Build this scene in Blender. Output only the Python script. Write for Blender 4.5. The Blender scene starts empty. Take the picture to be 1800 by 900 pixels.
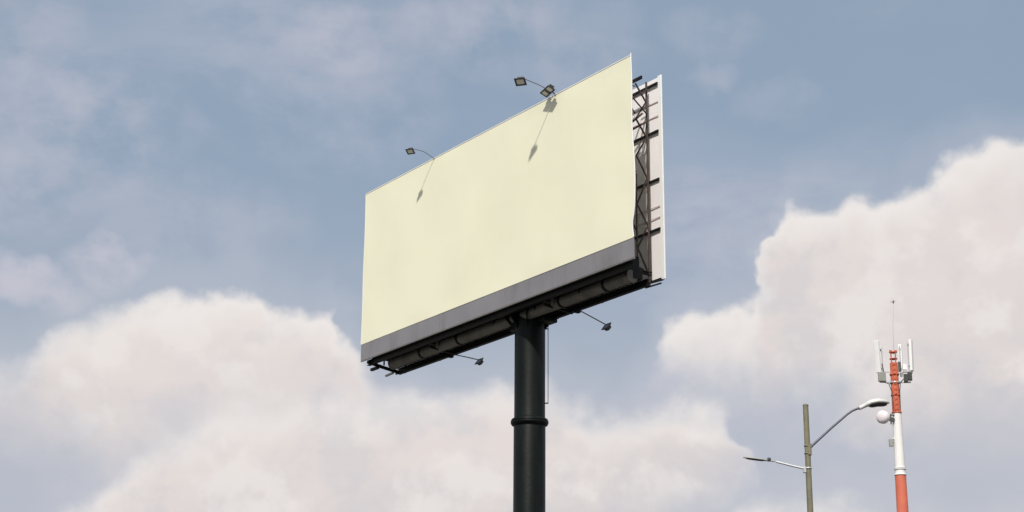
import bpy, bmesh, math, random
from mathutils import Vector, Matrix, Quaternion

random.seed(7)
scene = bpy.context.scene
COL = scene.collection

# ------------------------------------------------------------------ camera
cam_d = bpy.data.cameras.new("camera")
cam = bpy.data.objects.new("camera", cam_d)
COL.objects.link(cam)
CAM_PITCH = 0.304475552
CAM_ROLL = 0.00740959682
cam_d.sensor_fit = 'HORIZONTAL'
cam_d.sensor_width = 36.0
cam_d.lens = 36.0 * 3050.77292 / 1800.0
cam_d.clip_start = 0.1
cam_d.clip_end = 12000.0
cam.rotation_mode = 'QUATERNION'
cam.location = (0.0, 0.0, 1.6)
cam.rotation_quaternion = (Quaternion((1, 0, 0), math.pi / 2 + CAM_PITCH)
                           @ Quaternion((0, 0, 1), CAM_ROLL))
scene.camera = cam

scene.view_settings.view_transform = 'Standard'
scene.view_settings.look = 'None'
scene.view_settings.exposure = EXPO = 0.35
scene.view_settings.gamma = 1.0
scene.view_settings.use_curve_mapping = False

# ------------------------------------------------------------------ sun
# the panel's own axes on the ground plan: along its length, and away through its back
AX_S = Vector((0.57526019, -0.81797048, 0.0))
AX_N = Vector((0.81797048, 0.57526019, 0.0))
SUN_TRAVEL = (AX_S * -0.85 + AX_N * 1.0 + Vector((0, 0, -1.38))).normalized()
sun_d = bpy.data.lights.new("sun", 'SUN')
sun_d.energy = 3.3
sun_d.angle = math.radians(2.0)
sun_d.color = (1.0, 0.955, 0.89)
sun = bpy.data.objects.new("sun", sun_d)
COL.objects.link(sun)
sun.location = (-20, -60, 80)
sun.rotation_mode = 'QUATERNION'
sun.rotation_quaternion = SUN_TRAVEL.to_track_quat('-Z', 'Y')
SUN_EL = math.asin(-SUN_TRAVEL.z)
SUN_AZ = math.atan2(-SUN_TRAVEL.x, -SUN_TRAVEL.y)      # clockwise from +Y

# ------------------------------------------------------------------ world: sky with clouds
world = bpy.data.worlds.new("World")
scene.world = world
world.use_nodes = True
wt = world.node_tree
for n_ in list(wt.nodes):
    wt.nodes.remove(n_)
try:
    world.cycles.sampling_method = 'MANUAL'
    world.cycles.sample_map_resolution = 512
except Exception:
    pass
BG = 0.1                                               # Background strength
WN = wt.nodes
WL = wt.links.new


def _set(inp, v):
    if isinstance(v, bpy.types.NodeSocket):
        WL(v, inp)
    else:
        inp.default_value = v


def M(op, a, b=0.0, c=0.0, clamp=False):
    n = WN.new('ShaderNodeMath')
    n.operation = op
    n.use_clamp = clamp
    _set(n.inputs[0], a)
    _set(n.inputs[1], b)
    _set(n.inputs[2], c)
    return n.outputs[0]


def smooth(x, lo, hi, o0=0.0, o1=1.0):
    n = WN.new('ShaderNodeMapRange')
    n.interpolation_type = 'SMOOTHSTEP'
    _set(n.inputs['Value'], x)
    _set(n.inputs['From Min'], lo)
    _set(n.inputs['From Max'], hi)
    _set(n.inputs['To Min'], o0)
    _set(n.inputs['To Max'], o1)
    return n.outputs['Result']


def mixc(f, a, b):
    n = WN.new('ShaderNodeMix')
    n.data_type = 'RGBA'
    n.clamp_factor = True
    _set(n.inputs[0], f)
    _set(n.inputs[6], a)
    _set(n.inputs[7], b)
    return n.outputs[2]


def srgb(r, g, b):
    def f(c):
        c /= 255.0
        return c / 12.92 if c <= 0.04045 else ((c + 0.055) / 1.055) ** 2.4
    return (f(r), f(g), f(b))


def skyc(r, g, b):
    k = 1.0 / (BG * 2 ** EXPO)
    return tuple(c * k for c in srgb(r, g, b)) + (1.0,)


tc = WN.new('ShaderNodeTexCoord')
DIR = tc.outputs['Generated']
sp = WN.new('ShaderNodeSeparateXYZ')
WL(DIR, sp.inputs[0])
AZ = M('MULTIPLY', M('ARCTAN2', sp.outputs[0], sp.outputs[1]), 180 / math.pi)
EL = M('MULTIPLY', M('ARCSINE', sp.outputs[2]), 180 / math.pi)


def noise(scale, detail=4.0, rough=0.5, off=(0, 0, 0), stretch=(1, 1, 1), dist=0.0):
    mp = WN.new('ShaderNodeMapping')
    WL(DIR, mp.inputs['Vector'])
    mp.inputs['Location'].default_value = off
    mp.inputs['Scale'].default_value = stretch
    n = WN.new('ShaderNodeTexNoise')
    n.inputs['Scale'].default_value = scale
    n.inputs['Detail'].default_value = detail
    n.inputs['Roughness'].default_value = rough
    n.inputs['Distortion'].default_value = dist
    WL(mp.outputs[0], n.inputs['Vector'])
    return n.outputs[0]


def puffs(scale, off=(0, 0, 0)):
    mp = WN.new('ShaderNodeMapping')
    WL(DIR, mp.inputs['Vector'])
    mp.inputs['Location'].default_value = off
    n = WN.new('ShaderNodeTexVoronoi')
    n.feature = 'SMOOTH_F1'
    n.inputs['Scale'].default_value = scale
    n.inputs['Smoothness'].default_value = 0.35
    WL(mp.outputs[0], n.inputs['Vector'])
    return n.outputs['Distance']


n_big = noise(9, 3, 0.5, (3.1, 0.4, 1.7))
n_mid = noise(30, 5, 0.58, (0.3, 5.2, 2.2))
n_fin = noise(85, 5, 0.6, (7.3, 1.2, 4.2))
n_az = noise(30, 3, 0.5, (9.3, 3.2, 0.2))
p_mid = puffs(26, (2.2, 0.3, 0.8))
p_fin = puffs(70, (0.2, 4.3, 3.8))

BIL = M('ADD', M('MULTIPLY', M('SUBTRACT', 0.45, p_mid), 0.9),
        M('MULTIPLY', M('SUBTRACT', 0.45, p_fin), 0.45))
FRAC = M('ADD', M('MULTIPLY', M('SUBTRACT', n_mid, 0.5), 1.6),
         M('MULTIPLY', M('SUBTRACT', n_fin, 0.5), 0.7))
WARP = M('ADD', BIL, FRAC)                             # degrees
AZW = M('ADD', AZ, M('ADD', M('MULTIPLY', M('SUBTRACT', n_az, 0.5), 2.2), M('MULTIPLY', M('SUBTRACT', p_mid, 0.45), 0.8)))
ELW = M('ADD', EL, M('MULTIPLY', WARP, -0.72))

AZ0, AZR, EL0, ELR = -22.0, 44.0, 4.0, 26.0
AZU = M('DIVIDE', M('SUBTRACT', AZW, AZ0), AZR, clamp=True)


def curve(pts):
    n = WN.new('ShaderNodeFloatCurve')
    WL(AZU, n.inputs['Value'])
    c = n.mapping.curves[0]
    P = [((a - AZ0) / AZR, max(0.0, min(1.0, (e - EL0) / ELR))) for a, e in pts]
    P = [(max(0, min(1, x)), y) for x, y in P]
    while len(c.points) > 2:
        c.points.remove(c.points[1])
    c.points[0].location = P[0]
    c.points[1].location = P[-1]
    for q in P[1:-1]:
        c.points.new(*q)
    for q in c.points:
        q.handle_type = 'AUTO_CLAMPED'
    n.mapping.update()
    return M('ADD', M('MULTIPLY', n.outputs[0], ELR), EL0)


FRONT = smooth(M('ABSOLUTE', AZ), 16.6, 21.5, 1.0, 0.0)   # the drawn cloud banks end here ...
FRONT = M('MULTIPLY', FRONT, smooth(EL, 27.0, 34.0, 1.0, 0.0))
# ... and freely growing clouds of the same kind carry on around the horizon

# clear sky through a thin high veil
nish = WN.new('ShaderNodeTexSky')
nish.sky_type = 'NISHITA'
nish.sun_disc = False
nish.sun_elevation = SUN_EL
nish.sun_rotation = SUN_AZ
nish.air_density = 1.0
nish.dust_density = 2.6
nish.ozone_density = 1.2
hazef = smooth(EL, -2.0, 26.0, 0.96, 0.80)
col = mixc(hazef, nish.outputs[0], mixc(smooth(EL, 8.0, 22.0), skyc(186, 189, 198), skyc(150, 167, 186)))

# high thin cirrus: stretched wisps, gathered in patches
w1 = noise(9, 6, 0.62, (1.2, 0.1, 0.6), (1.0, 1.0, 2.2), 0.25)
w2 = noise(3.6, 3, 0.5, (4.2, 2.1, 0.6), (1.0, 1.0, 1.8))
wisp = M('MULTIPLY', smooth(w1, 0.38, 0.70), smooth(w2, 0.34, 0.62))


def patch(a, e, ra, re):
    x = M('DIVIDE', M('SUBTRACT', AZW, a), ra)
    y = M('DIVIDE', M('SUBTRACT', ELW, e), re)
    q = M('ADD', M('MULTIPLY', x, x), M('MULTIPLY', y, y))
    return smooth(q, 0.0, 1.0, 1.0, 0.0)


pt = None
for a, e, ra, re, k in [(-6.17, 24.29, 2.26, 1.6, 0.55), (-1.29, 24.72, 4.53, 1.79, 0.5), (1.99, 23.99, 3.21, 1.7, 0.35), (-14.76, 20.45, 4.53, 3.58, 0.5), (-17.01, 22.22, 3.21, 3.58, 0.42), (-16.84, 18.8, 3.4, 2.08, 0.5), (-11.15, 18.17, 4.91, 2.45, 0.35), (-4.49, 22.41, 2.83, 3.02, 0.3), (-13.51, 16.8, 1.89, 1.17, 1.0), (-16.01, 15.84, 2.83, 1.04, 1.0), (-11.13, 17.8, 3.77, 1.7, 0.25), (7.08, 24.61, 2.08, 1.32, 0.28), (7.04, 23.14, 1.51, 0.75, 0.35), (6.9, 18.68, 4.15, 2.08, 0.3), (1.99, 25.28, 3.77, 1.13, 0.25), (14.86, 12.45, 3.02, 2.26, 0.35), (10.41, 11.17, 3.77, 2.26, 0.2), (9.59, 22.28, 2.08, 0.94, 0.2)]:
    v = M('MULTIPLY', patch(a, e, ra, re), k)
    pt = v if pt is None else M('MAXIMUM', pt, v)
pt = M('MULTIPLY', pt, smooth(M('ADD', M('MULTIPLY', n_mid, 0.6), M('MULTIPLY', w1, 0.5)), 0.36, 0.68))
col = mixc(M('MULTIPLY', wisp, 0.60), col, skyc(182, 187, 203))
col = mixc(M('MULTIPLY', pt, FRONT), col, skyc(196, 196, 208))

RIM, BODY, SHADE = skyc(238, 233, 230), skyc(228, 219, 216), skyc(190, 193, 203)
HALO = skyc(205, 205, 213)
# relief of the billows: each puff is brighter on the side towards the sun (up and to the left)
r_a = noise(17, 5, 0.56, (0.7, 2.9, 5.1))
r_b = noise(17, 5, 0.56, (0.7 - 0.10, 2.9, 5.1 + 0.16))
q_a = noise(46, 4, 0.55, (1.7, 0.9, 2.1))
q_b = noise(46, 4, 0.55, (1.7 - 0.15, 0.9, 2.1 + 0.25))
REL = M('ADD', M('SUBTRACT', r_a, r_b), M('MULTIPLY', M('SUBTRACT', q_a, q_b), 0.35))
n_den = noise(13, 6, 0.6, (6.1, 1.1, 3.3), (1, 1, 1.5), 0.4)
SOFT = smooth(M('ADD', EL, M('MULTIPLY', M('SUBTRACT', n_big, 0.5), 5.0)), 11.3, 15.6, 1.0, 0.0)


def bank(col, top, bot, edge=0.55, bsoft=2.2, grey=0.6, soft=1.2, torn=1.8):
    """one cumulus bank: puffy top, base melting into the haze"""
    t, b = curve(top), curve(bot)
    d = M('SUBTRACT', t, ELW)
    wide = M('ADD', edge, M('MULTIPLY', SOFT, soft))
    frag = M('MULTIPLY', M('MULTIPLY', M('SUBTRACT', n_den, 0.5), SOFT), torn)
    a = smooth(M('ADD', d, frag), M('MULTIPLY', wide, -0.25), wide)
    sb = M('SUBTRACT', M('ADD', ELW, M('MULTIPLY', M('SUBTRACT', n_big, 0.5), 3.0)), b)
    sb = M('ADD', sb, M('MULTIPLY', M('SUBTRACT', n_den, 0.5), 3.0))
    base = smooth(sb, -bsoft, bsoft)
    a = M('MULTIPLY', M('MULTIPLY', a, base), FRONT)
    halo = M('MULTIPLY', M('MULTIPLY', smooth(M('ADD', d, frag), -1.9, 0.6), smooth(sb, -bsoft * 2.0, bsoft)), 0.30)
    halo = M('MULTIPLY', halo, FRONT)
    body = mixc(smooth(d, 0.1, 1.9), RIM, BODY)
    g = smooth(M('ADD', M('MULTIPLY', n_den, 0.8), M('MULTIPLY', n_big, 0.3)), 0.47, 0.70)
    low = smooth(sb, -0.5, 5.0, 1.0, 0.12)
    body = mixc(M('MULTIPLY', M('MULTIPLY', M('MULTIPLY', g, low), smooth(d, 0.2, 1.8)), grey), body, SHADE)
    body = mixc(smooth(REL, 0.02, 0.24, 0.0, 0.30), body, SHADE)
    body = mixc(smooth(REL, -0.02, -0.20, 0.0, 0.55), body, RIM)
    return mixc(a, mixc(halo, col, HALO), body)


col = bank(col, [(-22.0, 9.8), (1.95, 9.8), (3.48, 12.2), (4.46, 13.59), (5.05, 14.61), (5.84, 15.5), (7.0, 15.69), (8.12, 15.94), (8.68, 16.95), (9.06, 18.23), (9.44, 18.92), (9.84, 19.22), (10.61, 19.05), (11.17, 18.88), (11.96, 19.16), (12.72, 19.19), (13.31, 19.52), (14.09, 19.76), (14.87, 20.14), (15.65, 20.44), (16.42, 20.7), (17.15, 20.52), (18.05, 20.36), (19.25, 19.52), (22.0, 19.52)],
           [(-22.0, 13.89), (1.96, 13.89), (4.84, 13.68), (6.75, 13.56), (8.63, 13.33), (10.49, 12.81), (11.73, 11.86), (13.89, 11.41), (14.99, 11.72), (16.78, 11.82), (18.52, 11.72), (22.0, 11.72)], 0.5, 1.6, 0.7, 1.1, 1.7)
col = bank(col, [(-22.0, 12.85), (-18.91, 12.85), (-17.54, 13.13), (-16.49, 13.32), (-16.07, 13.61), (-15.58, 14.18), (-15.0, 14.74), (-14.3, 15.1), (-13.31, 15.53), (-12.31, 15.77), (-11.57, 16.01), (-11.01, 16.09), (-10.44, 15.99), (-9.68, 16.07), (-8.92, 16.11), (-8.42, 15.83), (-7.75, 15.75), (-6.98, 15.82), (-6.21, 15.85), (-5.81, 15.36), (-5.3, 14.63), (-4.79, 13.95), (-4.01, 13.35), (-3.03, 12.72), (-1.87, 11.81), (0.06, 9.05), (22.0, 9.05)],
           [(-22.0, 11.64), (-18.44, 11.64), (-16.15, 11.53), (-14.3, 10.83), (-12.45, 10.29), (-10.61, 9.91), (-4.84, 9.72), (-3.71, 9.74), (22.0, 9.74)], 0.5, 1.8, 0.5, 1.1, 1.7)
col = bank(col, [(-22.0, 6.75), (-17.93, 6.75), (-15.31, 8.18), (-14.49, 8.84), (-13.64, 9.28), (-12.95, 9.72), (-12.29, 10.57), (-11.62, 11.33), (-10.55, 11.93), (-9.46, 12.43), (-7.97, 12.58), (-6.47, 12.82), (-4.95, 12.86), (-3.8, 12.89), (-2.65, 12.91), (-1.51, 13.16), (-0.55, 13.35), (0.61, 13.36), (1.57, 13.21), (2.34, 12.77), (3.1, 12.3), (3.86, 12.39), (4.82, 12.75), (5.78, 12.96), (6.73, 12.91), (7.39, 12.71), (7.75, 12.33), (8.04, 11.41), (8.29, 10.12), (8.51, 9.02), (8.77, 7.2), (9.31, 7.2), (22.0, 7.2)],
           [(-22.0, 7.44), (-18.0, 7.44), (-3.66, 7.91), (-1.8, 8.21), (1.94, 8.24), (3.81, 8.6), (5.32, 9.24), (6.46, 9.87), (7.41, 10.59), (8.37, 11.21), (9.12, 11.38), (22.0, 11.38)], 0.6, 1.4, 0.65, 0.55, 1.1)
col = bank(col, [(-22.0, 7.24), (4.72, 7.24), (6.8, 8.77), (7.74, 9.3), (8.49, 9.6), (9.42, 9.69), (10.33, 9.56), (11.24, 9.47), (12.13, 9.21), (13.01, 8.83), (14.71, 7.8), (17.3, 7.72), (22.0, 7.72)],
           [(-22.0, 7.24), (3.8, 7.24), (16.39, 7.05), (22.0, 7.05)], 0.6, 1.5, 0.4, 0.5, 0.8)


# the same sort of clouds all around, outside the view
g_n = noise(4.2, 8, 0.55, (2.7, 1.9, 0.3), (1, 1, 1.9), 0.3)
g_a = smooth(M('ADD', g_n, smooth(EL, 4.0, 60.0, 0.05, -0.12)), 0.49, 0.60)
g_c = mixc(smooth(n_big, 0.42, 0.66, 0.0, 0.6), BODY, SHADE)
col = mixc(M('MULTIPLY', g_a, M('SUBTRACT', 1.0, FRONT)), col, g_c)

bgn = WN.new('ShaderNodeBackground')
bgn.inputs['Strength'].default_value = BG
WL(col, bgn.inputs['Color'])
wo = WN.new('ShaderNodeOutputWorld')
WL(bgn.outputs[0], wo.inputs['Surface'])


# ------------------------------------------------------------------ materials
def mat(name, base, rough=0.5, metal=0.0, var=0.12, vscale=3.0, spec=0.5, dirt=None, dirt_amt=0.0,
        dirt_scale=1.4, dirt_stretch=(1, 1, 0.25), bump=0.0, bump_scale=40.0, sheen=None):
    m = bpy.data.materials.new(name)
    m.use_nodes = True
    nt = m.node_tree
    N = nt.nodes
    b = N['Principled BSDF']
    b.inputs['Roughness'].default_value = rough
    b.inputs['Metallic'].default_value = metal
    b.inputs['Specular IOR Level'].default_value = spec
    t = N.new('ShaderNodeTexCoord')
    nz = N.new('ShaderNodeTexNoise')
    nz.inputs['Scale'].default_value = vscale
    nz.inputs['Detail'].default_value = 6
    nt.links.new(t.outputs['Object'], nz.inputs['Vector'])
    rp = N.new('ShaderNodeValToRGB')
    rp.color_ramp.elements[0].position = 0.3
    rp.color_ramp.elements[1].position = 0.7
    rp.color_ramp.elements[0].color = tuple(c * (1 - var) for c in base) + (1,)
    rp.color_ramp.elements[1].color = tuple(min(1, c * (1 + var)) for c in base) + (1,)
    nt.links.new(nz.outputs[0], rp.inputs[0])
    out = rp.outputs[0]
    if dirt:
        mp = N.new('ShaderNodeMapping')
        mp.inputs['Scale'].default_value = dirt_stretch
        nt.links.new(t.outputs['Object'], mp.inputs['Vector'])
        n2 = N.new('ShaderNodeTexNoise')
        n2.inputs['Scale'].default_value = dirt_scale
        n2.inputs['Detail'].default_value = 8
        n2.inputs['Roughness'].default_value = 0.62
        nt.links.new(mp.outputs[0], n2.inputs['Vector'])
        r2 = N.new('ShaderNodeMapRange')
        r2.inputs['From Min'].default_value = 0.5
        r2.inputs['From Max'].default_value = 0.72
        r2.inputs['To Max'].default_value = dirt_amt
        nt.links.new(n2.outputs[0], r2.inputs['Value'])
        mx = N.new('ShaderNodeMix')
        mx.data_type = 'RGBA'
        nt.links.new(r2.outputs[0], mx.inputs[0])
        nt.links.new(out, mx.inputs[6])
        mx.inputs[7].default_value = tuple(dirt) + (1,)
        out = mx.outputs[2]
    nt.links.new(out, b.inputs['Base Color'])
    if bump > 0:
        n3 = N.new('ShaderNodeTexNoise')
        n3.inputs['Scale'].default_value = bump_scale
        n3.inputs['Detail'].default_value = 5
        nt.links.new(t.outputs['Object'], n3.inputs['Vector'])
        bp = N.new('ShaderNodeBump')
        bp.inputs['Strength'].default_value = bump
        bp.inputs['Distance'].default_value = 0.02
        nt.links.new(n3.outputs[0], bp.inputs['Height'])
        nt.links.new(bp.outputs[0], b.inputs['Normal'])
    return m


MT = {
    'vinyl': mat('cream_vinyl', (0.815, 0.797, 0.605), 0.55, 0, 0.015, 0.5, 0.3, (0.70, 0.69, 0.49), 0.32, 0.25, (1, 1, 0.5), 0.25, 1.2),
    'thin_strip': mat('dull_pink_strip', (0.60, 0.47, 0.46), 0.6, 0, 0.08, 3),
    'hem': mat('white_hem', (0.82, 0.82, 0.80), 0.5, 0, 0.03, 3, 0.3),
    'back_vinyl': mat('white_vinyl_back', (0.86, 0.825, 0.815), 0.6, 0, 0.02, 0.7, 0.3, (0.74, 0.69, 0.68), 0.35, 0.5, (1, 1, 0.4), 0.25, 1.3),
    'skirt': mat('grey_painted_sheet', (0.225, 0.217, 0.229), 0.5, 0.1, 0.06, 1.2, 0.4, (0.135, 0.127, 0.126), 0.6, 1.6, (1, 1, 0.18), 0.2, 3),
    'trim': mat('pale_edge_angle', (0.42, 0.41, 0.38), 0.45, 0.3, 0.08, 4),
    'black': mat('black_post_paint', (0.0032, 0.0056, 0.0049), 0.45, 0.0, 0.3, 1.6, 0.15, (0.013, 0.017, 0.015), 0.8, 1.0, (1, 1, 0.2), 0.2, 9),
    'dark': mat('dark_steel', (0.010, 0.0115, 0.012), 0.6, 0.2, 0.25, 5, 0.25, (0.035, 0.024, 0.019), 0.5, 3),
    'brace': mat('weathered_brace_steel', (0.075, 0.052, 0.047), 0.6, 0.2, 0.3, 6, 0.3, (0.10, 0.055, 0.04), 0.5, 3),
    'tube': mat('dull_grey_pipe', (0.20, 0.19, 0.172), 0.6, 0.2, 0.15, 2, 0.3, (0.07, 0.06, 0.05), 0.6, 2),
    'deck': mat('dark_deck_steel', (0.012, 0.013, 0.0125), 0.7, 0.2, 0.2, 3),
    'lampbody': mat('floodlight_casting', (0.045, 0.043, 0.04), 0.5, 0.3, 0.2, 9),
    'armgrey': mat('grey_arm_tube', (0.13, 0.125, 0.12), 0.5, 0.3, 0.1, 8),
    'lampglass': mat('floodlight_glass', (0.62, 0.60, 0.58), 0.15, 0.0, 0.05, 9, 0.6),
    'olive': mat('olive_pole_paint', (0.190, 0.178, 0.115), 0.6, 0.0, 0.15, 6, 0.35, (0.085, 0.08, 0.055), 0.6, 2, (1, 1, 0.2), 0.3, 30),
    'bluesteel': mat('blue_grey_arm_paint', (0.085, 0.09, 0.115), 0.45, 0.2, 0.1, 8),
    'galv': mat('galvanised_steel', (0.52, 0.53, 0.54), 0.42, 0.35, 0.08, 14),
    'headgrey': mat('lamp_head_casting', (0.60, 0.60, 0.57), 0.45, 0.1, 0.06, 8),
    'lens': mat('dark_lens', (0.022, 0.02, 0.02), 0.25, 0, 0.1, 8, 0.5),
    'red': mat('faded_red_paint', (0.62, 0.155, 0.092), 0.55, 0, 0.12, 1.3, 0.35, (0.42, 0.12, 0.08), 0.45, 1.2, (1, 1, 0.25)),
    'redtop': mat('weathered_red_paint', (0.56, 0.138, 0.072), 0.6, 0, 0.2, 2.5, 0.3, (0.26, 0.07, 0.045), 0.7, 2.0, (1, 1, 0.5)),
    'white': mat('tower_white_paint', (0.78, 0.77, 0.74), 0.5, 0, 0.02, 1.5, 0.4, (0.66, 0.64, 0.60), 0.4, 1.0, (1, 1, 0.25)),
    'antenna': mat('antenna_cover', (0.80, 0.795, 0.775), 0.45, 0, 0.03, 3),
    'radio': mat('radio_box_grey', (0.30, 0.305, 0.28), 0.5, 0.1, 0.08, 6),
    'darkgrey': mat('dark_grey_fitting', (0.075, 0.08, 0.075), 0.55, 0.2, 0.15, 6),
    'dish': mat('dish_cover', (0.76, 0.70, 0.71), 0.5, 0, 0.03, 3),
    'conc': mat('concrete', (0.33, 0.32, 0.30), 0.85, 0, 0.12, 4, 0.3, (0.2, 0.19, 0.17), 0.5, 1.5, (1, 1, 1), 0.4, 30),
    'ground': mat('dusty_ground', (0.115, 0.108, 0.096), 0.95, 0, 0.2, 0.05, 0.2, (0.06, 0.07, 0.04), 0.6, 0.02, (1, 1, 1), 0.5, 4),
}


# ------------------------------------------------------------------ mesh helpers
def link(name, bm, material, parent=None, smoothed=False):
    me = bpy.data.meshes.new(name)
    bmesh.ops.recalc_face_normals(bm, faces=bm.faces)
    for e in bm.edges:
        if any(not f.smooth for f in e.link_faces):
            e.smooth = False
    bm.to_mesh(me)
    bm.free()
    if smoothed:
        for p in me.polygons:
            p.use_smooth = True
    o = bpy.data.objects.new(name, me)
    COL.objects.link(o)
    if isinstance(material, (list, tuple)):
        for m in material:
            me.materials.append(m)
    else:
        me.materials.append(material)
    if parent is not None:
        o.parent = parent
    return o


def frame_of(p, q, up=Vector((0, 0, 1))):
    d = (q - p).normalized()
    if abs(d.dot(up)) > 0.98:
        up = Vector((0, 1, 0))
    x = d.cross(up).normalized()
    y = x.cross(d).normalized()
    return d, x, y


def add_bar(bm, p, q, w, h, up=Vector((0, 0, 1)), ch=0.0):
    """rectangular bar from p to q; w sideways, h in the up direction; ch chamfers the edges"""
    p, q = Vector(p), Vector(q)
    d, x, y = frame_of(p, q, up)
    a, b = w / 2, h / 2
    if ch > 0:
        c = min(ch, a * .6, b * .6)
        prof = [(a, -b + c), (a, b - c), (a - c, b), (-a + c, b), (-a, b - c), (-a, -b + c), (-a + c, -b), (a - c, -b)]
    else:
        prof = [(a, -b), (a, b), (-a, b), (-a, -b)]
    r0 = [bm.verts.new(p + x * u + y * v) for u, v in prof]
    r1 = [bm.verts.new(q + x * u + y * v) for u, v in prof]
    n = len(prof)
    for i in range(n):
        bm.faces.new((r0[i], r0[(i + 1) % n], r1[(i + 1) % n], r1[i]))
    bm.faces.new(r0[::-1])
    bm.faces.new(r1)


def add_angle(bm, p, q, w, t=0.008, up=Vector((0, 0, 1))):
    """L-section angle iron from p to q"""
    p, q = Vector(p), Vector(q)
    d, x, y = frame_of(p, q, up)
    prof = [(0, 0), (w, 0), (w, t), (t, t), (t, w), (0, w)]
    o = -w * 0.35
    r0 = [bm.verts.new(p + x * (u + o) + y * (v + o)) for u, v in prof]
    r1 = [bm.verts.new(q + x * (u + o) + y * (v + o)) for u, v in prof]
    n = 6
    for i in range(n):
        bm.faces.new((r0[i], r0[(i + 1) % n], r1[(i + 1) % n], r1[i]))
    bm.faces.new(r0[::-1])
    bm.faces.new(r1)


def add_ibeam(bm, p, q, w, h, t=0.014, up=Vector((0, 0, 1))):
    p, q = Vector(p), Vector(q)
    d, x, y = frame_of(p, q, up)
    a, b, k = w / 2, h / 2, t / 2
    prof = [(-a, -b), (a, -b), (a, -b + t), (k, -b + t), (k, b - t), (a, b - t), (a, b), (-a, b), (-a, b - t), (-k, b - t), (-k, -b + t), (-a, -b + t)]
    r0 = [bm.verts.new(p + x * u + y * v) for u, v in prof]
    r1 = [bm.verts.new(q + x * u + y * v) for u, v in prof]
    n = len(prof)
    for i in range(n):
        bm.faces.new((r0[i], r0[(i + 1) % n], r1[(i + 1) % n], r1[i]))
    bm.faces.new(r0[::-1])
    bm.faces.new(r1)


def add_tube(bm, pts, r, n=10, caps=True):
    """round tube through pts; r a number or one radius per point"""
    pts = [Vector(p) for p in pts]
    rs = r if isinstance(r, (list, tuple)) else [r] * len(pts)
    rings = []
    x = None
    for i, p in enumerate(pts):
        if i == 0:
            d = pts[1] - pts[0]
        elif i == len(pts) - 1:
            d = pts[-1] - pts[-2]
        else:
            d = (pts[i + 1] - p).normalized() + (p - pts[i - 1]).normalized()
        d.normalize()
        if x is None:
            up = Vector((0, 0, 1)) if abs(d.z) < 0.95 else Vector((1, 0, 0))
            x = d.cross(up).normalized()
        else:
            x = (x - d * x.dot(d)).normalized()
        y = x.cross(d).normalized()
        rings.append([bm.verts.new(p + (x * math.cos(k * 2 * math.pi / n) + y * math.sin(k * 2 * math.pi / n)) * rs[i]) for k in range(n)])
    for a, b in zip(rings, rings[1:]):
        for k in range(n):
            f = bm.faces.new((a[k], a[(k + 1) % n], b[(k + 1) % n], b[k]))
            f.smooth = True
    if caps:
        bm.faces.new(rings[0][::-1])
        bm.faces.new(rings[-1])
    return rings


def add_lathe(bm, prof, n=32, axis_p=(0, 0, 0), axis=Vector((0, 0, 1)), smooth_=True):
    """prof: list of (radius, height)"""
    o = Vector(axis_p)
    axis = Vector(axis).normalized()
    up = Vector((0, 0, 1)) if abs(axis.z) < 0.9 else Vector((1, 0, 0))
    x = axis.cross(up).normalized()
    y = axis.cross(x).normalized()
    rings = []
    for r, h in prof:
        rings.append([bm.verts.new(o + axis * h + (x * math.cos(k * 2 * math.pi / n) + y * math.sin(k * 2 * math.pi / n)) * max(r, 1e-4)) for k in range(n)])
    for a, b in zip(rings, rings[1:]):
        for k in range(n):
            f = bm.faces.new((a[k], a[(k + 1) % n], b[(k + 1) % n], b[k]))
            f.smooth = smooth_
    bm.faces.new(rings[0][::-1])
    bm.faces.new(rings[-1])


def add_box(bm, c, size, rot=None, taper=1.0, ch=0.0):
    c = Vector(c)
    sx, sy, sz = (s / 2 for s in size)
    mtx = rot if rot is not None else Matrix.Identity(3)
    vs = []
    for z, k in ((-sz, 1.0), (sz, taper)):
        for a, b in ((-1, -1), (1, -1), (1, 1), (-1, 1)):
            vs.append(bm.verts.new(c + mtx @ Vector((a * sx * k, b * sy * k, z))))
    for f in ((3, 2, 1, 0), (4, 5, 6, 7), (0, 1, 5, 4), (1, 2, 6, 5), (2, 3, 7, 6), (3, 0, 4, 7)):
        bm.faces.new([vs[i] for i in f])
    if ch > 0:
        es = list({e for v in vs for e in v.link_edges})
        bmesh.ops.bevel(bm, geom=es, offset=ch, segments=2, affect='EDGES', profile=0.6)


def root(name, label, cat, loc=(0, 0, 0), rotz=0.0, group=None):
    o = bpy.data.objects.new(name, None)
    COL.objects.link(o)
    o.empty_display_size = 0.5
    o.location = loc
    o.rotation_euler = (0, 0, rotz)
    o['label'] = label
    o['category'] = cat
    if group:
        o['group'] = group
    return o


def part(name, build, material, parent, smoothed=False, label=None):
    bm = bmesh.new()
    build(bm)
    o = link(name, bm, material, parent, smoothed)
    if label:
        o['label'] = label
    return o


# ------------------------------------------------------------------ ground
bm = bmesh.new()
G = 5000.0
NG = 24
gv = [[bm.verts.new((-G + 2 * G * i / NG, -G + 2 * G * j / NG, 0)) for j in range(NG + 1)] for i in range(NG + 1)]
for i in range(NG):
    for j in range(NG):
        bm.faces.new((gv[i][j], gv[i + 1][j], gv[i + 1][j + 1], gv[i][j + 1]))
ground = link('ground', bm, MT['ground'])
ground['kind'] = 'structure'

# ------------------------------------------------------------------ billboard
# s runs along the panel from its left end (0) to its right end (L), n away from the viewer through its depth
L = 14.596
CZ = 1.6                                                # camera height above ground
ORI = Vector((-5.07909038, 56.93908491, 0))
PS, PN = 8.38, 1.0                                      # where the post stands
B = root('billboard', 'large blank cream billboard raised on a single thick black steel post', 'billboard',
         tuple(ORI + AX_S * PS + AX_N * PN), math.atan2(AX_S.y, AX_S.x))


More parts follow.
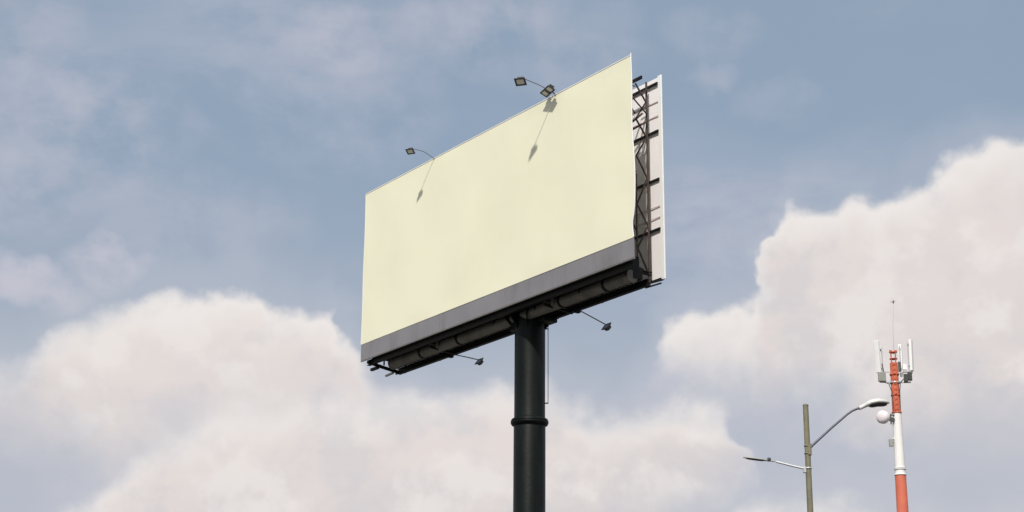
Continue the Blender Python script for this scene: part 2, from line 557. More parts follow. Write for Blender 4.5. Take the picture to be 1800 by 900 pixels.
def bl(s, n, z):
    """billboard point: s, n in metres, z above the camera"""
    return Vector((s - PS, n - PN, z + CZ))


ZT, ZC, ZB = 20.100, 14.701, 14.109                     # top, foot of vinyl, foot of skirt

# --- the post
RP = 0.462


def b_post(bm):
    prof = [(RP + .012, 0), (RP + .012, 12.20), (RP, 12.24), (RP, ZB + CZ + 0.25)]
    add_lathe(bm, prof, 56)
post = part('post', b_post, MT['black'], B)


def b_collar(bm):
    z0 = 12.34
    add_lathe(bm, [(RP + .0, z0 - .115), (RP + .03, z0 - .11), (RP + .075, z0 - .085), (RP + .098, z0 - .04), (RP + .104, z0 - .006), (RP + .092, z0 - .004),
                   (RP + .092, z0 + .004), (RP + .104, z0 + .006), (RP + .098, z0 + .04), (RP + .075, z0 + .085), (RP + .03, z0 + .11), (RP, z0 + .115)], 56)
part('collar_flange', b_collar, MT['black'], B)
part('base_plate', lambda bm: add_lathe(bm, [(0.95, 0.30), (0.95, 0.36), (0.50, 0.36)], 48), MT['black'], B)
part('footing', lambda bm: add_box(bm, (0, 0, 0.13), (3.2, 3.2, 0.34), ch=.03), MT['conc'], B)


for a in range(8):
    # collar plates that carry the frame on the post head
    def b_gusset(bm, a=a):
        tt = a * math.tau / 8
        d = Vector((math.cos(tt), math.sin(tt), 0))
        e = Vector((-d.y, d.x, 0)) * .010
        z0, z1 = ZB + CZ - .55, ZB + CZ - .02
        p = [d * RP + Vector((0, 0, z0)), d * RP + Vector((0, 0, z1)), d * (RP + .33) + Vector((0, 0, z1)), d * (RP + .33) + Vector((0, 0, z1 - .10))]
        a_ = [bm.verts.new(q + e) for q in p]
        b_ = [bm.verts.new(q - e) for q in p]
        bm.faces.new(a_)
        bm.faces.new(b_[::-1])
        for i in range(4):
            bm.faces.new((a_[i], b_[i], b_[(i + 1) % 4], a_[(i + 1) % 4]))
    part('head_gusset', b_gusset, MT['black'], B)

# safety rail on the side of the post: thin rod on two stand-offs
view_right = Vector((AX_S.x, AX_N.x, 0)).normalized()   # world +X in the billboard's own axes
rc = view_right * (RP + .085)
part('safety_rail', lambda bm: add_tube(bm, [rc + Vector((0, 0, 12.93)), rc + Vector((0, 0, 15.28)), rc + view_right * .04 + Vector((0, 0, 15.40))], 0.011, 6), MT['dark'], B)
for z in (12.93, 15.22):
    part('rail_bracket', lambda bm, z=z: add_tube(bm, [view_right * (RP - .02) + Vector((0, 0, z)), view_right * (RP + .10) + Vector((0, 0, z))], 0.02, 6), MT['dark'], B)


# --- front face: stretched vinyl with slightly slack right edge
def edge_bulge(z):
    t = (z - ZC) / (ZT - ZC)                            # 0 foot .. 1 top
    return 0.10 * math.exp(-((t - 0.30) / 0.17) ** 2) - 0.085 * math.exp(-((t - 0.075) / 0.05) ** 2) + .012 * math.sin(17 * t)


def b_vinyl(bm):
    NS, NZ = 72, 36
    def wob(s, z):
        e = min(s, L - s)
        k = math.exp(-e / 0.8)
        return (0.012 * math.sin(s * 1.9 + z * 0.7) + 0.008 * math.sin(s * 0.8 - z * 1.6 + 1)
                + k * 0.022 * math.sin(z * 3.1 + s * .6) * (1 if s > L / 2 else .4)) * 0.5
    def pt(i, j, back):
        u, v = i / NS, j / NZ
        z = ZC + (ZT - ZC) * v
        s0 = 0.012 * math.sin(z * 2.1)
        s1 = L + edge_bulge(z)
        s = s0 + (s1 - s0) * u
        w = wob(s, z) * min(1, min(s - s0, s1 - s) / .3 + .0, (z - ZC) / .3, (ZT - z) / .3)
        return bl(s, (-0.012 + w) + (0.012 if back else 0), z)
    fr = [[bm.verts.new(pt(i, j, False)) for j in range(NZ + 1)] for i in range(NS + 1)]
    bk = [[bm.verts.new(pt(i, j, True)) for j in range(NZ + 1)] for i in range(NS + 1)]
    for i in range(NS):
        for j in range(NZ):
            bm.faces.new((fr[i][j], fr[i + 1][j], fr[i + 1][j + 1], fr[i][j + 1])).smooth = True
            bm.faces.new((bk[i][j], bk[i][j + 1], bk[i + 1][j + 1], bk[i + 1][j])).smooth = True
    for j in range(NZ):
        bm.faces.new((fr[0][j], fr[0][j + 1], bk[0][j + 1], bk[0][j]))
        bm.faces.new((fr[NS][j], bk[NS][j], bk[NS][j + 1], fr[NS][j + 1]))
    for i in range(NS):
        bm.faces.new((fr[i][0], bk[i][0], bk[i + 1][0], fr[i + 1][0]))
        bm.faces.new((fr[i][NZ], fr[i + 1][NZ], bk[i + 1][NZ], bk[i][NZ]))
part('front_vinyl', b_vinyl, MT['vinyl'], B, label='blank cream front sheet')


# rounded hem rolled round the border rope of the sheet
hk = 24
part('sheet_hem', lambda bm: add_tube(bm, [bl(0.012 * math.sin(z * 2.1) - .002, -.002, z) for z in [ZC + .02 + (ZT - ZC - .02) * i / hk for i in range(hk + 1)]], 0.015, 8), MT['hem'], B)
part('sheet_hem', lambda bm: add_tube(bm, [bl(L + edge_bulge(z) + .002, -.002, z) for z in [ZC + .02 + (ZT - ZC + .05) * i / hk for i in range(hk + 1)]], 0.018, 8), MT['hem'], B)
part('sheet_hem', lambda bm: add_tube(bm, [bl(.0, -.006, ZT + .004), bl(L, -.006, ZT + .004)], 0.020, 8), MT['hem'], B)

# --- grey skirt below the sheet: separate folded panels with a small joint between them
NPAN = 6
for k in range(NPAN):
    s0 = L * k / NPAN + (.004 if k else 0)
    s1 = L * (k + 1) / NPAN - (.004 if k < NPAN - 1 else 0)
    def b_skirt(bm, s0=s0, s1=s1):
        j = random.uniform(-.003, .003)
        add_bar(bm, bl(s0, .010 + j, (ZB + .03 + ZC - .005) / 2), bl(s1, .010 + j, (ZB + .03 + ZC - .005) / 2), 0.02, ZC - .005 - ZB - .03)
    part('skirt_panel', b_skirt, MT['skirt'], B)
part('skirt_trim', lambda bm: add_angle(bm, bl(0, .016, ZB + .012), bl(L, .016, ZB + .012), 0.06, .010), MT['trim'], B)

# --- back face
SB0, SB1, NB = -0.35, 13.93, 1.60
ZBB, ZBT = 13.965, 20.10


def b_back(bm):
    NS, NZ = 60, 30
    def pt(i, j, back):
        s = SB0 + (SB1 - SB0) * i / NS
        z = ZBB + (ZBT - ZBB) * j / NZ
        w = .012 * math.sin(s * 2.3 + z) + .010 * math.sin(z * 2.9 - s)
        return bl(s, NB + w * .6 + (.012 if back else 0), z)
    fr = [[bm.verts.new(pt(i, j, False)) for j in range(NZ + 1)] for i in range(NS + 1)]
    bk = [[bm.verts.new(pt(i, j, True)) for j in range(NZ + 1)] for i in range(NS + 1)]
    for i in range(NS):
        for j in range(NZ):
            bm.faces.new((fr[i][j], fr[i + 1][j], fr[i + 1][j + 1], fr[i][j + 1])).smooth = True
            bm.faces.new((bk[i][j], bk[i][j + 1], bk[i + 1][j + 1], bk[i + 1][j])).smooth = True
    for j in range(NZ):
        bm.faces.new((fr[0][j], fr[0][j + 1], bk[0][j + 1], bk[0][j]))
        bm.faces.new((fr[NS][j], bk[NS][j], bk[NS][j + 1], fr[NS][j + 1]))
    for i in range(NS):
        bm.faces.new((fr[i][0], bk[i][0], bk[i + 1][0], fr[i + 1][0]))
        bm.faces.new((fr[i][NZ], fr[i + 1][NZ], bk[i + 1][NZ], bk[i][NZ]))
part('back_vinyl', b_back, MT['back_vinyl'], B, label='white sheet on the rear face')
part('back_edge_strip', lambda bm: add_bar(bm, bl(SB1 + .012, NB - .005, ZBB - .01), bl(SB1 + .012, NB - .005, ZBT + .02), 0.16, 0.05, up=Vector((0, 1, 0)), ch=.012), MT['hem'], B)

# --- stringers: horizontal channels that carry the two faces
for z in (13.97, 15.46, 16.95, 18.42, 19.90):
    part('stringer', lambda bm, z=z: add_bar(bm, bl(SB0 + .1, 1.555, z), bl(SB1 - .05, 1.555, z), 0.05, 0.068, ch=.006), MT['dark'], B)
for z in (15.82, 16.15, 18.90, 19.34):  # thin pinkish strips running along the inner side of the rear sheet
    part('thin_strip', lambda bm, z=z: add_bar(bm, bl(SB0 + .1, 1.578, z), bl(SB1 - .06, 1.578, z), 0.012, 0.028), MT['thin_strip'], B)
for z in (15.0, 16.4, 17.8, 19.2, 20.0):
    part('stringer', lambda bm, z=z: add_bar(bm, bl(.1, .075, z), bl(L - .16, .075, z), 0.06, 0.09, ch=.008), MT['dark'], B)

# --- lattice uprights behind each face, with their zigzag
FR = [0.62, 2.78, 4.94, 7.10, 9.26, 11.42, 13.57]
for s in FR:
    for n, w in ((0.19, .07), (0.55, .045), (0.96, .04), (1.39, .05)):
        z0 = 13.80 if n > 1 else 13.95
        z1 = 19.98 if n != 0.55 else 19.4
        if n == 0.96 and s > 13:
            z0, z1 = 14.0, 17.06
        part('upright', lambda bm, s=s, n=n, w=w, z0=z0, z1=z1: add_bar(bm, bl(s, n, z0), bl(s, n, z1), w, w, ch=.006), MT['dark' if n < .9 else 'brace'], B)
    k = 0
    z = 14.15
    zz = [14.15, 14.85, 15.58, 16.15, 17.02, 17.62, 18.25, 18.75, 19.35, 19.85]
    for a, b in zip(zz, zz[1:]):
        n0, n1 = (1.37, .98) if k % 2 == 0 else (.98, 1.37)
        part('diagonal_brace', lambda bm, s=s, a=a, b=b, n0=n0, n1=n1: add_angle(bm, bl(s, n0, a), bl(s, n1, b), .038, .008), MT['brace'], B)
        m0, m1 = (.21, .53) if k % 2 == 0 else (.53, .21)
        if b < 19.4:
            part('diagonal_brace', lambda bm, s=s, a=a, b=b, m0=m0, m1=m1: add_angle(bm, bl(s, m0, a), bl(s, m1, b), .045, .008), MT['dark'], B)
        k += 1
    # ties across from one lattice to the other
    for z, dz in ((15.35, .55), (17.1, .7), (18.9, .5), (19.75, .0)):
        part('cross_tie', lambda bm, s=s, z=z, dz=dz: add_angle(bm, bl(s, .55, z + dz), bl(s, .96, z), .045, .008), MT['brace'], B)
# crossed wind braces at the two ends, in the upper bays
for s in (FR[-1] + .06, FR[0] - .06):
    for (n0, z0, n1, z1) in ((.3, 18.9, 1.36, 19.72), (.3, 19.75, 1.36, 18.95), (.3, 18.0, 1.36, 18.72), (.45, 18.25, 1.2, 18.95)):
        part('wind_brace', lambda bm, s=s, n0=n0, z0=z0, n1=n1, z1=z1: add_angle(bm, bl(s, n0, z0), bl(s, n1, z1), .05, .008), MT['brace'], B)
# head rails that stick out above the rear frame at the right end
part('head_rail', lambda bm: add_bar(bm, bl(12.2, 1.1, 20.02), bl(13.72, 1.1, 20.02), .05, .10, ch=.006), MT['dark'], B)
part('head_rail', lambda bm: add_tube(bm, [bl(13.3, .62, 19.95), bl(13.3, .62, 20.34), bl(13.3, .95, 20.05)], .03, 8), MT['dark'], B)

# --- underside
part('bottom_beam', lambda bm: add_ibeam(bm, bl(.40, 1.27, 13.87), bl(13.66, 1.27, 13.87), 0.13, 0.19), MT['dark'], B)
part('bottom_beam', lambda bm: add_ibeam(bm, bl(.25, .16, 14.03), bl(L - .25, .16, 14.03), 0.13, 0.17), MT['dark'], B)
part('bottom_beam', lambda bm: add_ibeam(bm, bl(.40, 1.05, 13.99), bl(13.60, 1.05, 13.99), 0.10, 0.13), MT['dark'], B)


part('torque_pipe', lambda bm: add_tube(bm, [bl(.92, .72, 13.97), bl(13.62, .72, 13.97)], 0.175, 24), MT['tube'], B)
for s in (.92, 13.62):
    part('pipe_flange', lambda bm, s=s: add_lathe(bm, [(.185, -.02), (.20, -.015), (.20, .015), (.185, .02)], 24, bl(s, .72, 13.97), Vector((1, 0, 0))), MT['tube'], B)
for s in (2.8, 5.0, 10.4, 12.5):
    part('pipe_clamp', lambda bm, s=s: add_lathe(bm, [(.178, -.05), (.195, -.05), (.195, .05), (.178, .05)], 24, bl(s, .72, 13.97), Vector((1, 0, 0))), MT['dark'], B)
# catwalk planks between the faces, over the pipe
sp0 = .35
while sp0 < 13.0:
    for n in (.33, .66, .99):
        part('catwalk_plank', lambda bm, s=sp0, n=n: add_box(bm, bl(s + .65, n, 14.235 + random.uniform(-.006, .006)), (1.30, .31, .035)), MT['deck'], B)
    sp0 += 1.33
for s in FR:
    part('cross_beam', lambda bm, s=s: add_ibeam(bm, bl(s, .10, 14.165), bl(s, 1.46, 14.165), 0.09, 0.095), MT['dark'], B)
for s in (3.75, 9.95):
    # hangers with pale brackets beneath the catwalk
    part('hanger_plate', lambda bm, s=s: add_box(bm, bl(s, .40, 13.99), (.10, .05, .26), ch=.006), MT['tube'], B)
    part('hanger_plate', lambda bm, s=s: add_box(bm, bl(s + .28, .47, 13.98), (.07, .05, .28), ch=.006), MT['tube'], B)
    part('cross_beam', lambda bm, s=s: add_bar(bm, bl(s + .1, .30, 13.89), bl(s + .1, 1.34, 13.80), .07, .08, ch=.006), MT['dark'], B)
# end outriggers seen at the left end
for n0, n1, z in ((.02, .62, 13.93), (.55, 1.30, 13.84)):
    part('outrigger', lambda bm, n0=n0, n1=n1, z=z: add_bar(bm, bl(.42, n0, z + .10), bl(.42, n1, z), .08, .10, ch=.006), MT['dark'], B)
part('outrigger', lambda bm: add_bar(bm, bl(.12, .36, 13.86), bl(.55, .36, 13.86), .10, .09, ch=.006), MT['dark'], B)
part('outrigger', lambda bm: add_bar(bm, bl(.10, .95, 13.74), bl(.55, .95, 13.76), .08, .06, ch=.006), MT['trim'], B)
# right end: ragged dark end plates and the two tail rods under the white sheet
part('end_plate', lambda bm: add_box(bm, bl(13.95, .42, 14.22), (.03, .55, .42)), MT['dark'], B)
part('end_plate', lambda bm: add_box(bm, bl(13.66, .90, 14.08), (.03, .30, .34)), MT['dark'], B)
part('tail_rod', lambda bm: add_tube(bm, [bl(13.45, 1.42, 13.90), bl(13.95, 1.56, 13.93)], .026, 8), MT['dark'], B)
part('tail_rod', lambda bm: add_tube(bm, [bl(13.45, 1.34, 13.77), bl(13.92, 1.52, 13.83)], .026, 8), MT['dark'], B)
# saddle plates that seat the frame on the post
part('saddle', lambda bm: add_box(bm, bl(PS, PN - .05, 14.07), (1.7, 1.15, .10), ch=.01), MT['black'], B)
part('saddle_bracket', lambda bm: add_box(bm, bl(PS + .70, PN + .12, 13.85), (.38, .5, .34), ch=.01), MT['black'], B)
part('saddle_bracket', lambda bm: add_box(bm, bl(PS - .70, PN + .12, 13.85), (.38, .5, .30), ch=.01), MT['black'], B)


# --- floodlights: arm > lamp head (housing + frame) > glass
def floodlight(tip, facing, size, arm_pts, arm_r=0.024, twin=False, glass='lampglass', up=Vector((0, 0, 1))):
    """tip: head centre; facing: direction the glass looks"""
    z = Vector(facing).normalized()
    x = z.cross(up).normalized()
    y = z.cross(x).normalized()
    R3 = Matrix((x, y, z)).transposed()
    a = size
    def b_arm(bm):
        add_tube(bm, arm_pts, arm_r, 8)
    arm = part('floodlight_arm', b_arm, MT['armgrey'], B)
    offs = (-.55 * a, .55 * a) if twin else (0.0,)
    for o_ in offs:
        c = Vector(tip) + x * o_
        def b_house(bm):
            w, h = a, a * .86
            rings = []
            for k, zz in ((.30, -.40), (.55, -.38), (.58, -.18), (.94, -.01), (.94, .0)):
                rings.append([bm.verts.new(c + R3 @ Vector((sx * w * k / 2, sy * h * k / 2, a * zz))) for sx, sy in ((-1, -1), (1, -1), (1, 1), (-1, 1))])
            for p, q in zip(rings, rings[1:]):
                for i in range(4):
                    bm.faces.new((p[i], p[(i + 1) % 4], q[(i + 1) % 4], q[i]))
            bm.faces.new(rings[0][::-1])
            bm.faces.new(rings[-1])
        def b_frame(bm):
            w, h = a, a * .86
            rings = []
            for k, zz in ((1.0, .004), (1.0, .07), (.70, .07), (.70, .004)):
                rings.append([bm.verts.new(c + R3 @ Vector((sx * w * k / 2, sy * h * (k if k == 1 else .66) / 2, a * zz))) for sx, sy in ((-1, -1), (1, -1), (1, 1), (-1, 1))])
            for n_ in range(4):
                p, q = rings[n_], rings[(n_ + 1) % 4]
                for i in range(4):
                    bm.faces.new((p[i], p[(i + 1) % 4], q[(i + 1) % 4], q[i]))
        part('lamp_frame', b_frame, MT['lampbody'], arm)
        hd = part('lamp_head', b_house, MT['lampbody'], arm)
        def b_glass(bm):
            w, h = a * .695, a * .86 * .655
            add_box(bm, c + z * (a * .035), (w, h, .006), R3)
        part('lamp_glass', b_glass, MT[glass], arm)
    return arm


# left lamp over the front face
floodlight(bl(4.25, -.86, 20.20), Vector((.25, -.40, -.88)), .27,
           [bl(4.38, .05, 19.98), bl(4.38, -.05, 20.11), bl(4.35, -.42, 20.26), bl(4.27, -.80, 20.30)], .011)
# right lamp over the front face, long arm
floodlight(bl(10.93, -1.22, 20.26), Vector((.30, -.38, -.88)), .33,
           [bl(11.05, .05, 19.98), bl(11.05, -.06, 20.13), bl(11.01, -.6, 20.28), bl(10.94, -1.14, 20.38)], .012)
# double lamp close to the sheet
floodlight(bl(10.99, -.27, 20.17), Vector((-.10, -.42, -.90)), .30,
           [bl(10.98, .06, 19.98), bl(10.98, -.05, 20.20), bl(10.98, -.18, 20.26)], .018, twin=True)
# two lamps on long rods behind the rear face, low
floodlight(bl(10.38, 2.36, 13.48), Vector((0, -.78, .62)), .29,
           [bl(10.37, 1.25, 13.84), bl(10.37, 1.9, 13.66), bl(10.38, 2.30, 13.54)], .018, up=Vector((0, 1, 0)), glass='lens')
floodlight(bl(3.50, 2.46, 13.80), Vector((0, -.78, .62)), .29,
           [bl(3.58, 1.25, 13.86), bl(3.56, 1.9, 13.85), bl(3.52, 2.40, 13.84)], .018, up=Vector((0, 1, 0)), glass='lens')
part('lamp_clamp', lambda bm: add_box(bm, bl(10.37, 1.28, 13.79), (.14, .16, .14), ch=.01), MT['dark'], B)
part('lamp_clamp', lambda bm: add_box(bm, bl(3.58, 1.28, 13.80), (.14, .16, .14), ch=.01), MT['dark'], B)


# ------------------------------------------------------------------ street lamp
SL = root('street_lamp', 'slim olive street lamp pole with two unequal lamp arms, left of the tower', 'street lamp', (7.80, 45.0, 0))


def sl(x, z, y=0.0):
    return Vector((x - 7.80, y, z))


part('pole', lambda bm: add_lathe(bm, [(.105, 0), (.100, 1.5), (.073, 11.60), (.073, 11.645), (.060, 11.665)], 20), MT['olive'], SL)
part('pole_cap', lambda bm: add_lathe(bm, [(.078, 11.640), (.078, 11.668), (.05, 11.69), (.01, 11.70)], 20), MT['olive'], SL)
part('base_plate', lambda bm: add_box(bm, (0, 0, .012), (.42, .42, .03), ch=.004), MT['galv'], SL)


def b_arm_r(bm):
    add_tube(bm, [sl(7.84, 10.47), sl(7.93, 10.58), sl(8.45, 11.05), sl(8.90, 11.43), sl(9.03, 11.52), sl(9.16, 11.575), sl(9.32, 11.615)], [.034, .034, .032, .030, .030, .030, .030], 10)
ar = part('lamp_arm', b_arm_r, MT['bluesteel'], SL, label='upper arm rising to the right')
part('arm_bracket', lambda bm: (add_box(bm, sl(7.845, 10.47), (.10, .19, .30), ch=.01)), MT['olive'], SL)
for z in (10.37, 10.57):
    part('pole_band', lambda bm, z=z: add_lathe(bm, [(.078, z - .022), (.089, z - .022), (.089, z + .022), (.078, z + .022)], 20), MT['olive'], SL)


def loft(bm, secs, n=16):
    """secs: (centre, half width along wdir, up height, down depth, wdir, updir)"""
    rings = []
    for c, w, u, d, wd, ud in secs:
        ring = []
        for k in range(n):
            a = k * math.tau / n
            ca, sa = math.cos(a), math.sin(a)
            ca = math.copysign(abs(ca) ** .75, ca)
            sa_ = math.copysign(abs(sa) ** .85, sa)
            ring.append(bm.verts.new(c + wd * (ca * w) + ud * (sa_ * (u if sa > 0 else d))))
        rings.append(ring)
    for a, b in zip(rings, rings[1:]):
        for k in range(n):
            bm.faces.new((a[k], a[(k + 1) % n], b[(k + 1) % n], b[k])).smooth = True
    bm.faces.new(rings[0][::-1])
    bm.faces.new(rings[-1])


Yv = Vector((0, 1, 0))


def cobra(p, q, arm, width, label, fat=1.0, bow=.05, bodymat='headgrey'):
    """p: neck end, q: nose; a flat cast lamp head with a dark lens under its outer two thirds"""
    p, q = Vector(p), Vector(q)
    d = (q - p).normalized()
    ud = Vector((-d.z, 0, d.x)).normalized()
    if ud.z < 0:
        ud = -ud
    wd = d.cross(ud).normalized()
    Ln = (q - p).length
    prof = [(0, .30, .042, .040), (.10, .34, .045, .042), (.24, .62, .060, .040), (.40, .92, .078, .036), (.62, 1.0, .080, .034), (.82, .86, .066, .032), (.94, .56, .045, .028), (1.0, .2, .02, .015)]
    secs = [(p + d * (Ln * t) + ud * (bow * math.sin(math.pi * t)), w * width / 2, u * fat, dn * fat, wd, ud) for t, w, u, dn in prof]
    hd = part('lamp_head', lambda bm: loft(bm, secs), MT[bodymat], arm, label=label)
    lp = [(.34, .50), (.44, .70), (.62, .76), (.80, .62), (.90, .4)]
    ls = [(p + d * (Ln * t) + ud * (bow * math.sin(math.pi * t) - .030 * fat), w * width / 2, .012, (.052 if .35 < t < .85 else .03) * fat, wd, ud) for t, w in lp]
    part('lamp_lens', lambda bm: loft(bm, ls), MT['lens'], arm)


cobra(sl(9.22, 11.59), sl(10.02, 11.745), ar, .36, None, 1.35, .07)


def b_arm_l(bm):
    add_tube(bm, [sl(7.76, 9.955), sl(7.40, 10.045, .05), sl(6.98, 10.165, .11)], .030, 10)
al = part('lamp_arm', b_arm_l, MT['galv'], SL, label='short pale galvanised lower arm on the left')
part('pole_band', lambda bm: add_lathe(bm, [(.081, 9.955), (.093, 9.955), (.093, 9.995), (.081, 9.995)], 20), MT['galv'], SL)
part('arm_bracket', lambda bm: add_box(bm, sl(7.70, 9.93), (.07, .12, .15), ch=.01), MT['galv'], SL)
cobra(sl(6.95, 10.172, .11), sl(6.14, 10.305, .30), al, .16, None, .45, .0, 'radio')
part('photo_cell', lambda bm: add_lathe(bm, [(.05, -.03), (.055, .02), (.04, .06), (.01, .07)], 12, sl(6.80, 10.21, .14)), MT['lens'], al)


# ------------------------------------------------------------------ mobile phone tower
TW = root('phone_tower', 'red and white banded mobile phone tower with antennas and a round dish', 'phone mast', (22.67, 100.0, 0))


def tw(x, z, y=0.0):
    return Vector((x - 22.67, y, z))


def band(z0, z1, r0, r1):
    return lambda bm: add_lathe(bm, [(r0, z0), (r1, z1)], 28)


part('mast_section', band(0, 6.0, .47, .43), MT['white'], TW)
part('mast_section', band(6.0, 13.0, .43, .375), MT['white'], TW)
part('mast_section', band(13.0, 19.86, .372, .318), MT['red'], TW, label='coral red lower band')
part('mast_section', band(19.86, 23.56, .306, .262), MT['white'], TW, label='white middle band')
part('mast_section', band(23.56, 26.55, .250, .225), MT['redtop'], TW, label='weathered red upper band')
part('flange', lambda bm: add_lathe(bm, [(.30, 20.16), (.345, 20.16), (.345, 20.21), (.30, 20.21)], 28), MT['white'], TW)
part('flange', lambda bm: add_lathe(bm, [(.30, 20.23), (.345, 20.23), (.345, 20.28), (.30, 20.28)], 28), MT['white'], TW)
part('flange', lambda bm: add_lathe(bm, [(.31, 19.83), (.35, 19.83), (.35, 19.90), (.31, 19.90)], 28), MT['white'], TW)
part('flange', lambda bm: add_lathe(bm, [(.25, 23.50), (.29, 23.50), (.29, 23.61), (.25, 23.61)], 28), MT['redtop'], TW)
part('foundation', lambda bm: add_box(bm, (0, 0, .14), (2.4, 2.4, .36), ch=.03), MT['conc'], TW)

# open lattice head on the red top
for a in range(4):
    t = a * math.tau / 4 + .55
    cx, cy = math.cos(t) * .17, math.sin(t) * .17
    part('head_leg', lambda bm, cx=cx, cy=cy: add_bar(bm, (cx, cy, 26.45), (cx * 1.1, cy * 1.1, 27.22), .06, .06), MT['redtop'], TW)
for z in (26.80, 27.20):
    part('head_ring', lambda bm, z=z: add_lathe(bm, [(.16, z - .025), (.235, z - .025), (.235, z + .025), (.16, z + .025)], 12), MT['redtop'], TW)
for x in (-.16, .14):
    part('head_lug', lambda bm, x=x: add_box(bm, (x, -.1, 27.26), (.15, .10, .10), ch=.01), MT['redtop'], TW)
# ladder up the face of the red band
for sx in (-.10, .10):
    part('ladder_rail', lambda bm, sx=sx: add_bar(bm, (sx - .05, -.325, 23.65), (sx - .05, -.29, 26.6), .03, .03), MT['redtop'], TW)
for k in range(10):
    z = 23.75 + k * .3
    y = -.325 + .035 * (z - 23.65) / 2.95
    part('rung', lambda bm, z=z, y=y: add_bar(bm, (-.15, y, z), (.05, y, z), .025, .025), MT['redtop'], TW)
for k, z in enumerate((24.6, 25.85)):
    part('clamp_ring', lambda bm, z=z: add_lathe(bm, [(.225, z - .05), (.28, z - .05), (.28, z + .05), (.225, z + .05)], 20), MT['redtop'], TW)
part('feeder_cable', lambda bm: add_tube(bm, [(.21, -.10, 23.6), (.235, -.1, 24.8), (.30, -.12, 25.35), (.50, -.12, 25.55)], .028, 7), MT['darkgrey'], TW)
part('feeder_cable', lambda bm: add_tube(bm, [(-.20, -.18, 23.3), (-.235, -.16, 24.7), (-.38, -.12, 25.25), (-.75, -.12, 25.40)], .026, 7), MT['darkgrey'], TW)

# antenna carrier: triangular frame of three arms
part('carrier_ring', lambda bm: add_lathe(bm, [(.24, 25.30), (.31, 25.30), (.31, 25.40), (.24, 25.40)], 20), MT['galv'], TW)
for (dx, dy) in ((-.92, -.12), (.92, -.12), (.16, .95)):
    part('carrier_arm', lambda bm, dx=dx, dy=dy: add_bar(bm, (dx * .22, dy * .22, 25.36), (dx, dy, 25.36), .07, .07), MT['galv'], TW)
    part('carrier_arm', lambda bm, dx=dx, dy=dy: add_bar(bm, (dx * .22, dy * .22, 25.98), (dx, dy, 25.98), .05, .05), MT['galv'], TW)


def antenna(c, face, h, tilt, w=.30):
    """tall shallow antenna box on its own pipe; face: horizontal direction it looks"""
    f = Vector(face).normalized()
    sd = f.cross(Vector((0, 0, 1))).normalized()
    up = (Vector((0, 0, 1)) + f * -tilt).normalized()
    c = Vector(c)
    R3 = Matrix((sd, f, up)).transposed()
    p = part('antenna_panel', lambda bm: add_box(bm, c, (w, .17, h), R3, ch=.035), MT['antenna'], TW)
    part('mount_pipe', lambda bm: add_tube(bm, [c - f * .18 - Vector((0, 0, h * .62)), c - f * .18 + Vector((0, 0, h * .42))], .035, 10), MT['galv'], p)
    for k in (-.34, .34):
        part('tilt_bracket', lambda bm, k=k: add_bar(bm, c - f * .18 + up * (h * k), c - f * .05 + up * (h * k), .09, .06), MT['darkgrey'], p)
    for k in (-.06, .06):
        part('jumper_cable', lambda bm, k=k: add_tube(bm, [c + sd * k - up * (h / 2 - .02), c + sd * k - up * (h / 2 + .12), c + sd * k * .5 - f * .12 - up * (h / 2 + .22)], .016, 6), MT['darkgrey'], p)


antenna((-1.00, -.32, 26.85), (-.75, -.6, 0), 1.95, -.045)
antenna((1.00, -.30, 26.95), (.80, -.55, 0), 1.90, -.02, .28)
antenna((.62, .85, 27.00), (.35, .9, 0), 1.8, .0, .22)
antenna((-.62, .80, 26.95), (-.5, .85, 0), 1.7, .0, .20)


def radio(c, size, m='radio', fins=True):
    p = part('radio_unit', lambda bm: add_box(bm, c, size, ch=.02), MT[m], TW)
    if fins:
        for k in range(5):
            x = c[0] + size[0] * (-.38 + .19 * k)
            part('cooling_fin', lambda bm, x=x: add_box(bm, (x, c[1] - size[1] / 2 - .02, c[2]), (.022, .05, size[2] * .82)), MT[m], p)


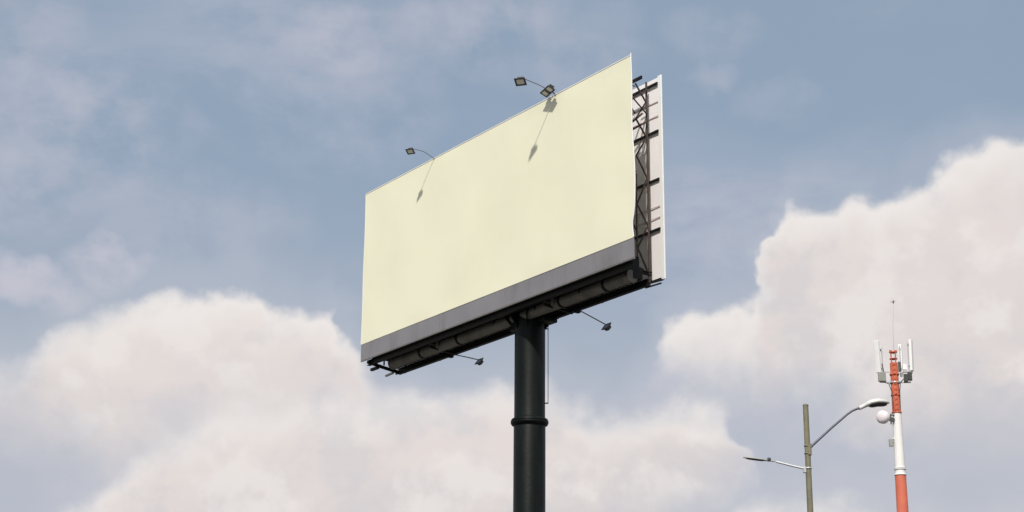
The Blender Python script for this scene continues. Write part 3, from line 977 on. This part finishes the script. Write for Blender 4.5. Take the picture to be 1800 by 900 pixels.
radio((-.82, -.36, 25.62), (.44, .20, .56))
radio((.58, -.34, 25.55), (.22, .18, .50), 'darkgrey')
radio((.84, -.30, 25.68), (.24, .18, .52), 'darkgrey')
radio((.56, -.30, 26.22), (.26, .18, .34), 'antenna', False)
radio((.36, .10, 26.35), (.14, .18, .60), 'darkgrey', False)
part('whip_antenna', lambda bm: add_tube(bm, [(-.62, -.2, 25.7), (-.74, -.2, 26.45)], .03, 7), MT['darkgrey'], TW)

# lightning rod on the head, with its small air terminal
lr = part('lightning_rod', lambda bm: add_tube(bm, [(.05, 0, 27.1), (.08, 0, 28.6), (.20, 0, 30.25)], [.025, .014, .009], 8), MT['galv'], TW)
part('rod_tip', lambda bm: add_lathe(bm, [(.01, 30.2), (.04, 30.25), (.04, 30.33), (.01, 30.45)], 10, (.20, 0, 0)), MT['darkgrey'], lr)
part('rod_crossbar', lambda bm: add_bar(bm, (.02, 0, 30.30), (.32, 0, 30.36), .025, .025), MT['darkgrey'], lr)

# microwave dish: drum, cover, mount
dd = Vector((-.72, -.69, -.05)).normalized()
dc = Vector((21.80 - 22.67, -.45, 23.17))
ds = part('dish_drum', lambda bm: add_lathe(bm, [(.10, -.30), (.28, -.22), (.37, -.06), (.385, .0), (.385, .20), (.37, .22)], 28, dc, dd), MT['dish'], TW)
part('dish_cover', lambda bm: add_lathe(bm, [(.365, .222), (.33, .28), (.22, .33), (.10, .355), (.01, .36)], 28, dc, dd), MT['dish'], ds)
part('dish_mount', lambda bm: add_bar(bm, dc - dd * .26, (-.22, -.18, 23.05), .14, .22), MT['darkgrey'], ds)
part('dish_mount_pipe', lambda bm: add_bar(bm, (-.42, -.26, 22.80), (-.42, -.26, 23.42), .07, .07), MT['darkgrey'], ds)
part('dish_mount_arm', lambda bm: add_bar(bm, (-.42, -.26, 23.35), (-.15, -.15, 23.35), .06, .06), MT['darkgrey'], ds)
# small grey junction box lower on the white band
part('junction_box', lambda bm: add_box(bm, (-.46, -.16, 21.72), (.24, .20, .42), ch=.02), MT['radio'], TW)
part('box_bracket', lambda bm: add_bar(bm, (-.36, -.14, 21.80), (-.24, -.08, 21.80), .06, .06), MT['galv'], TW)
part('box_bracket', lambda bm: add_bar(bm, (-.36, -.14, 22.00), (-.24, -.08, 22.00), .06, .06), MT['antenna'], TW)
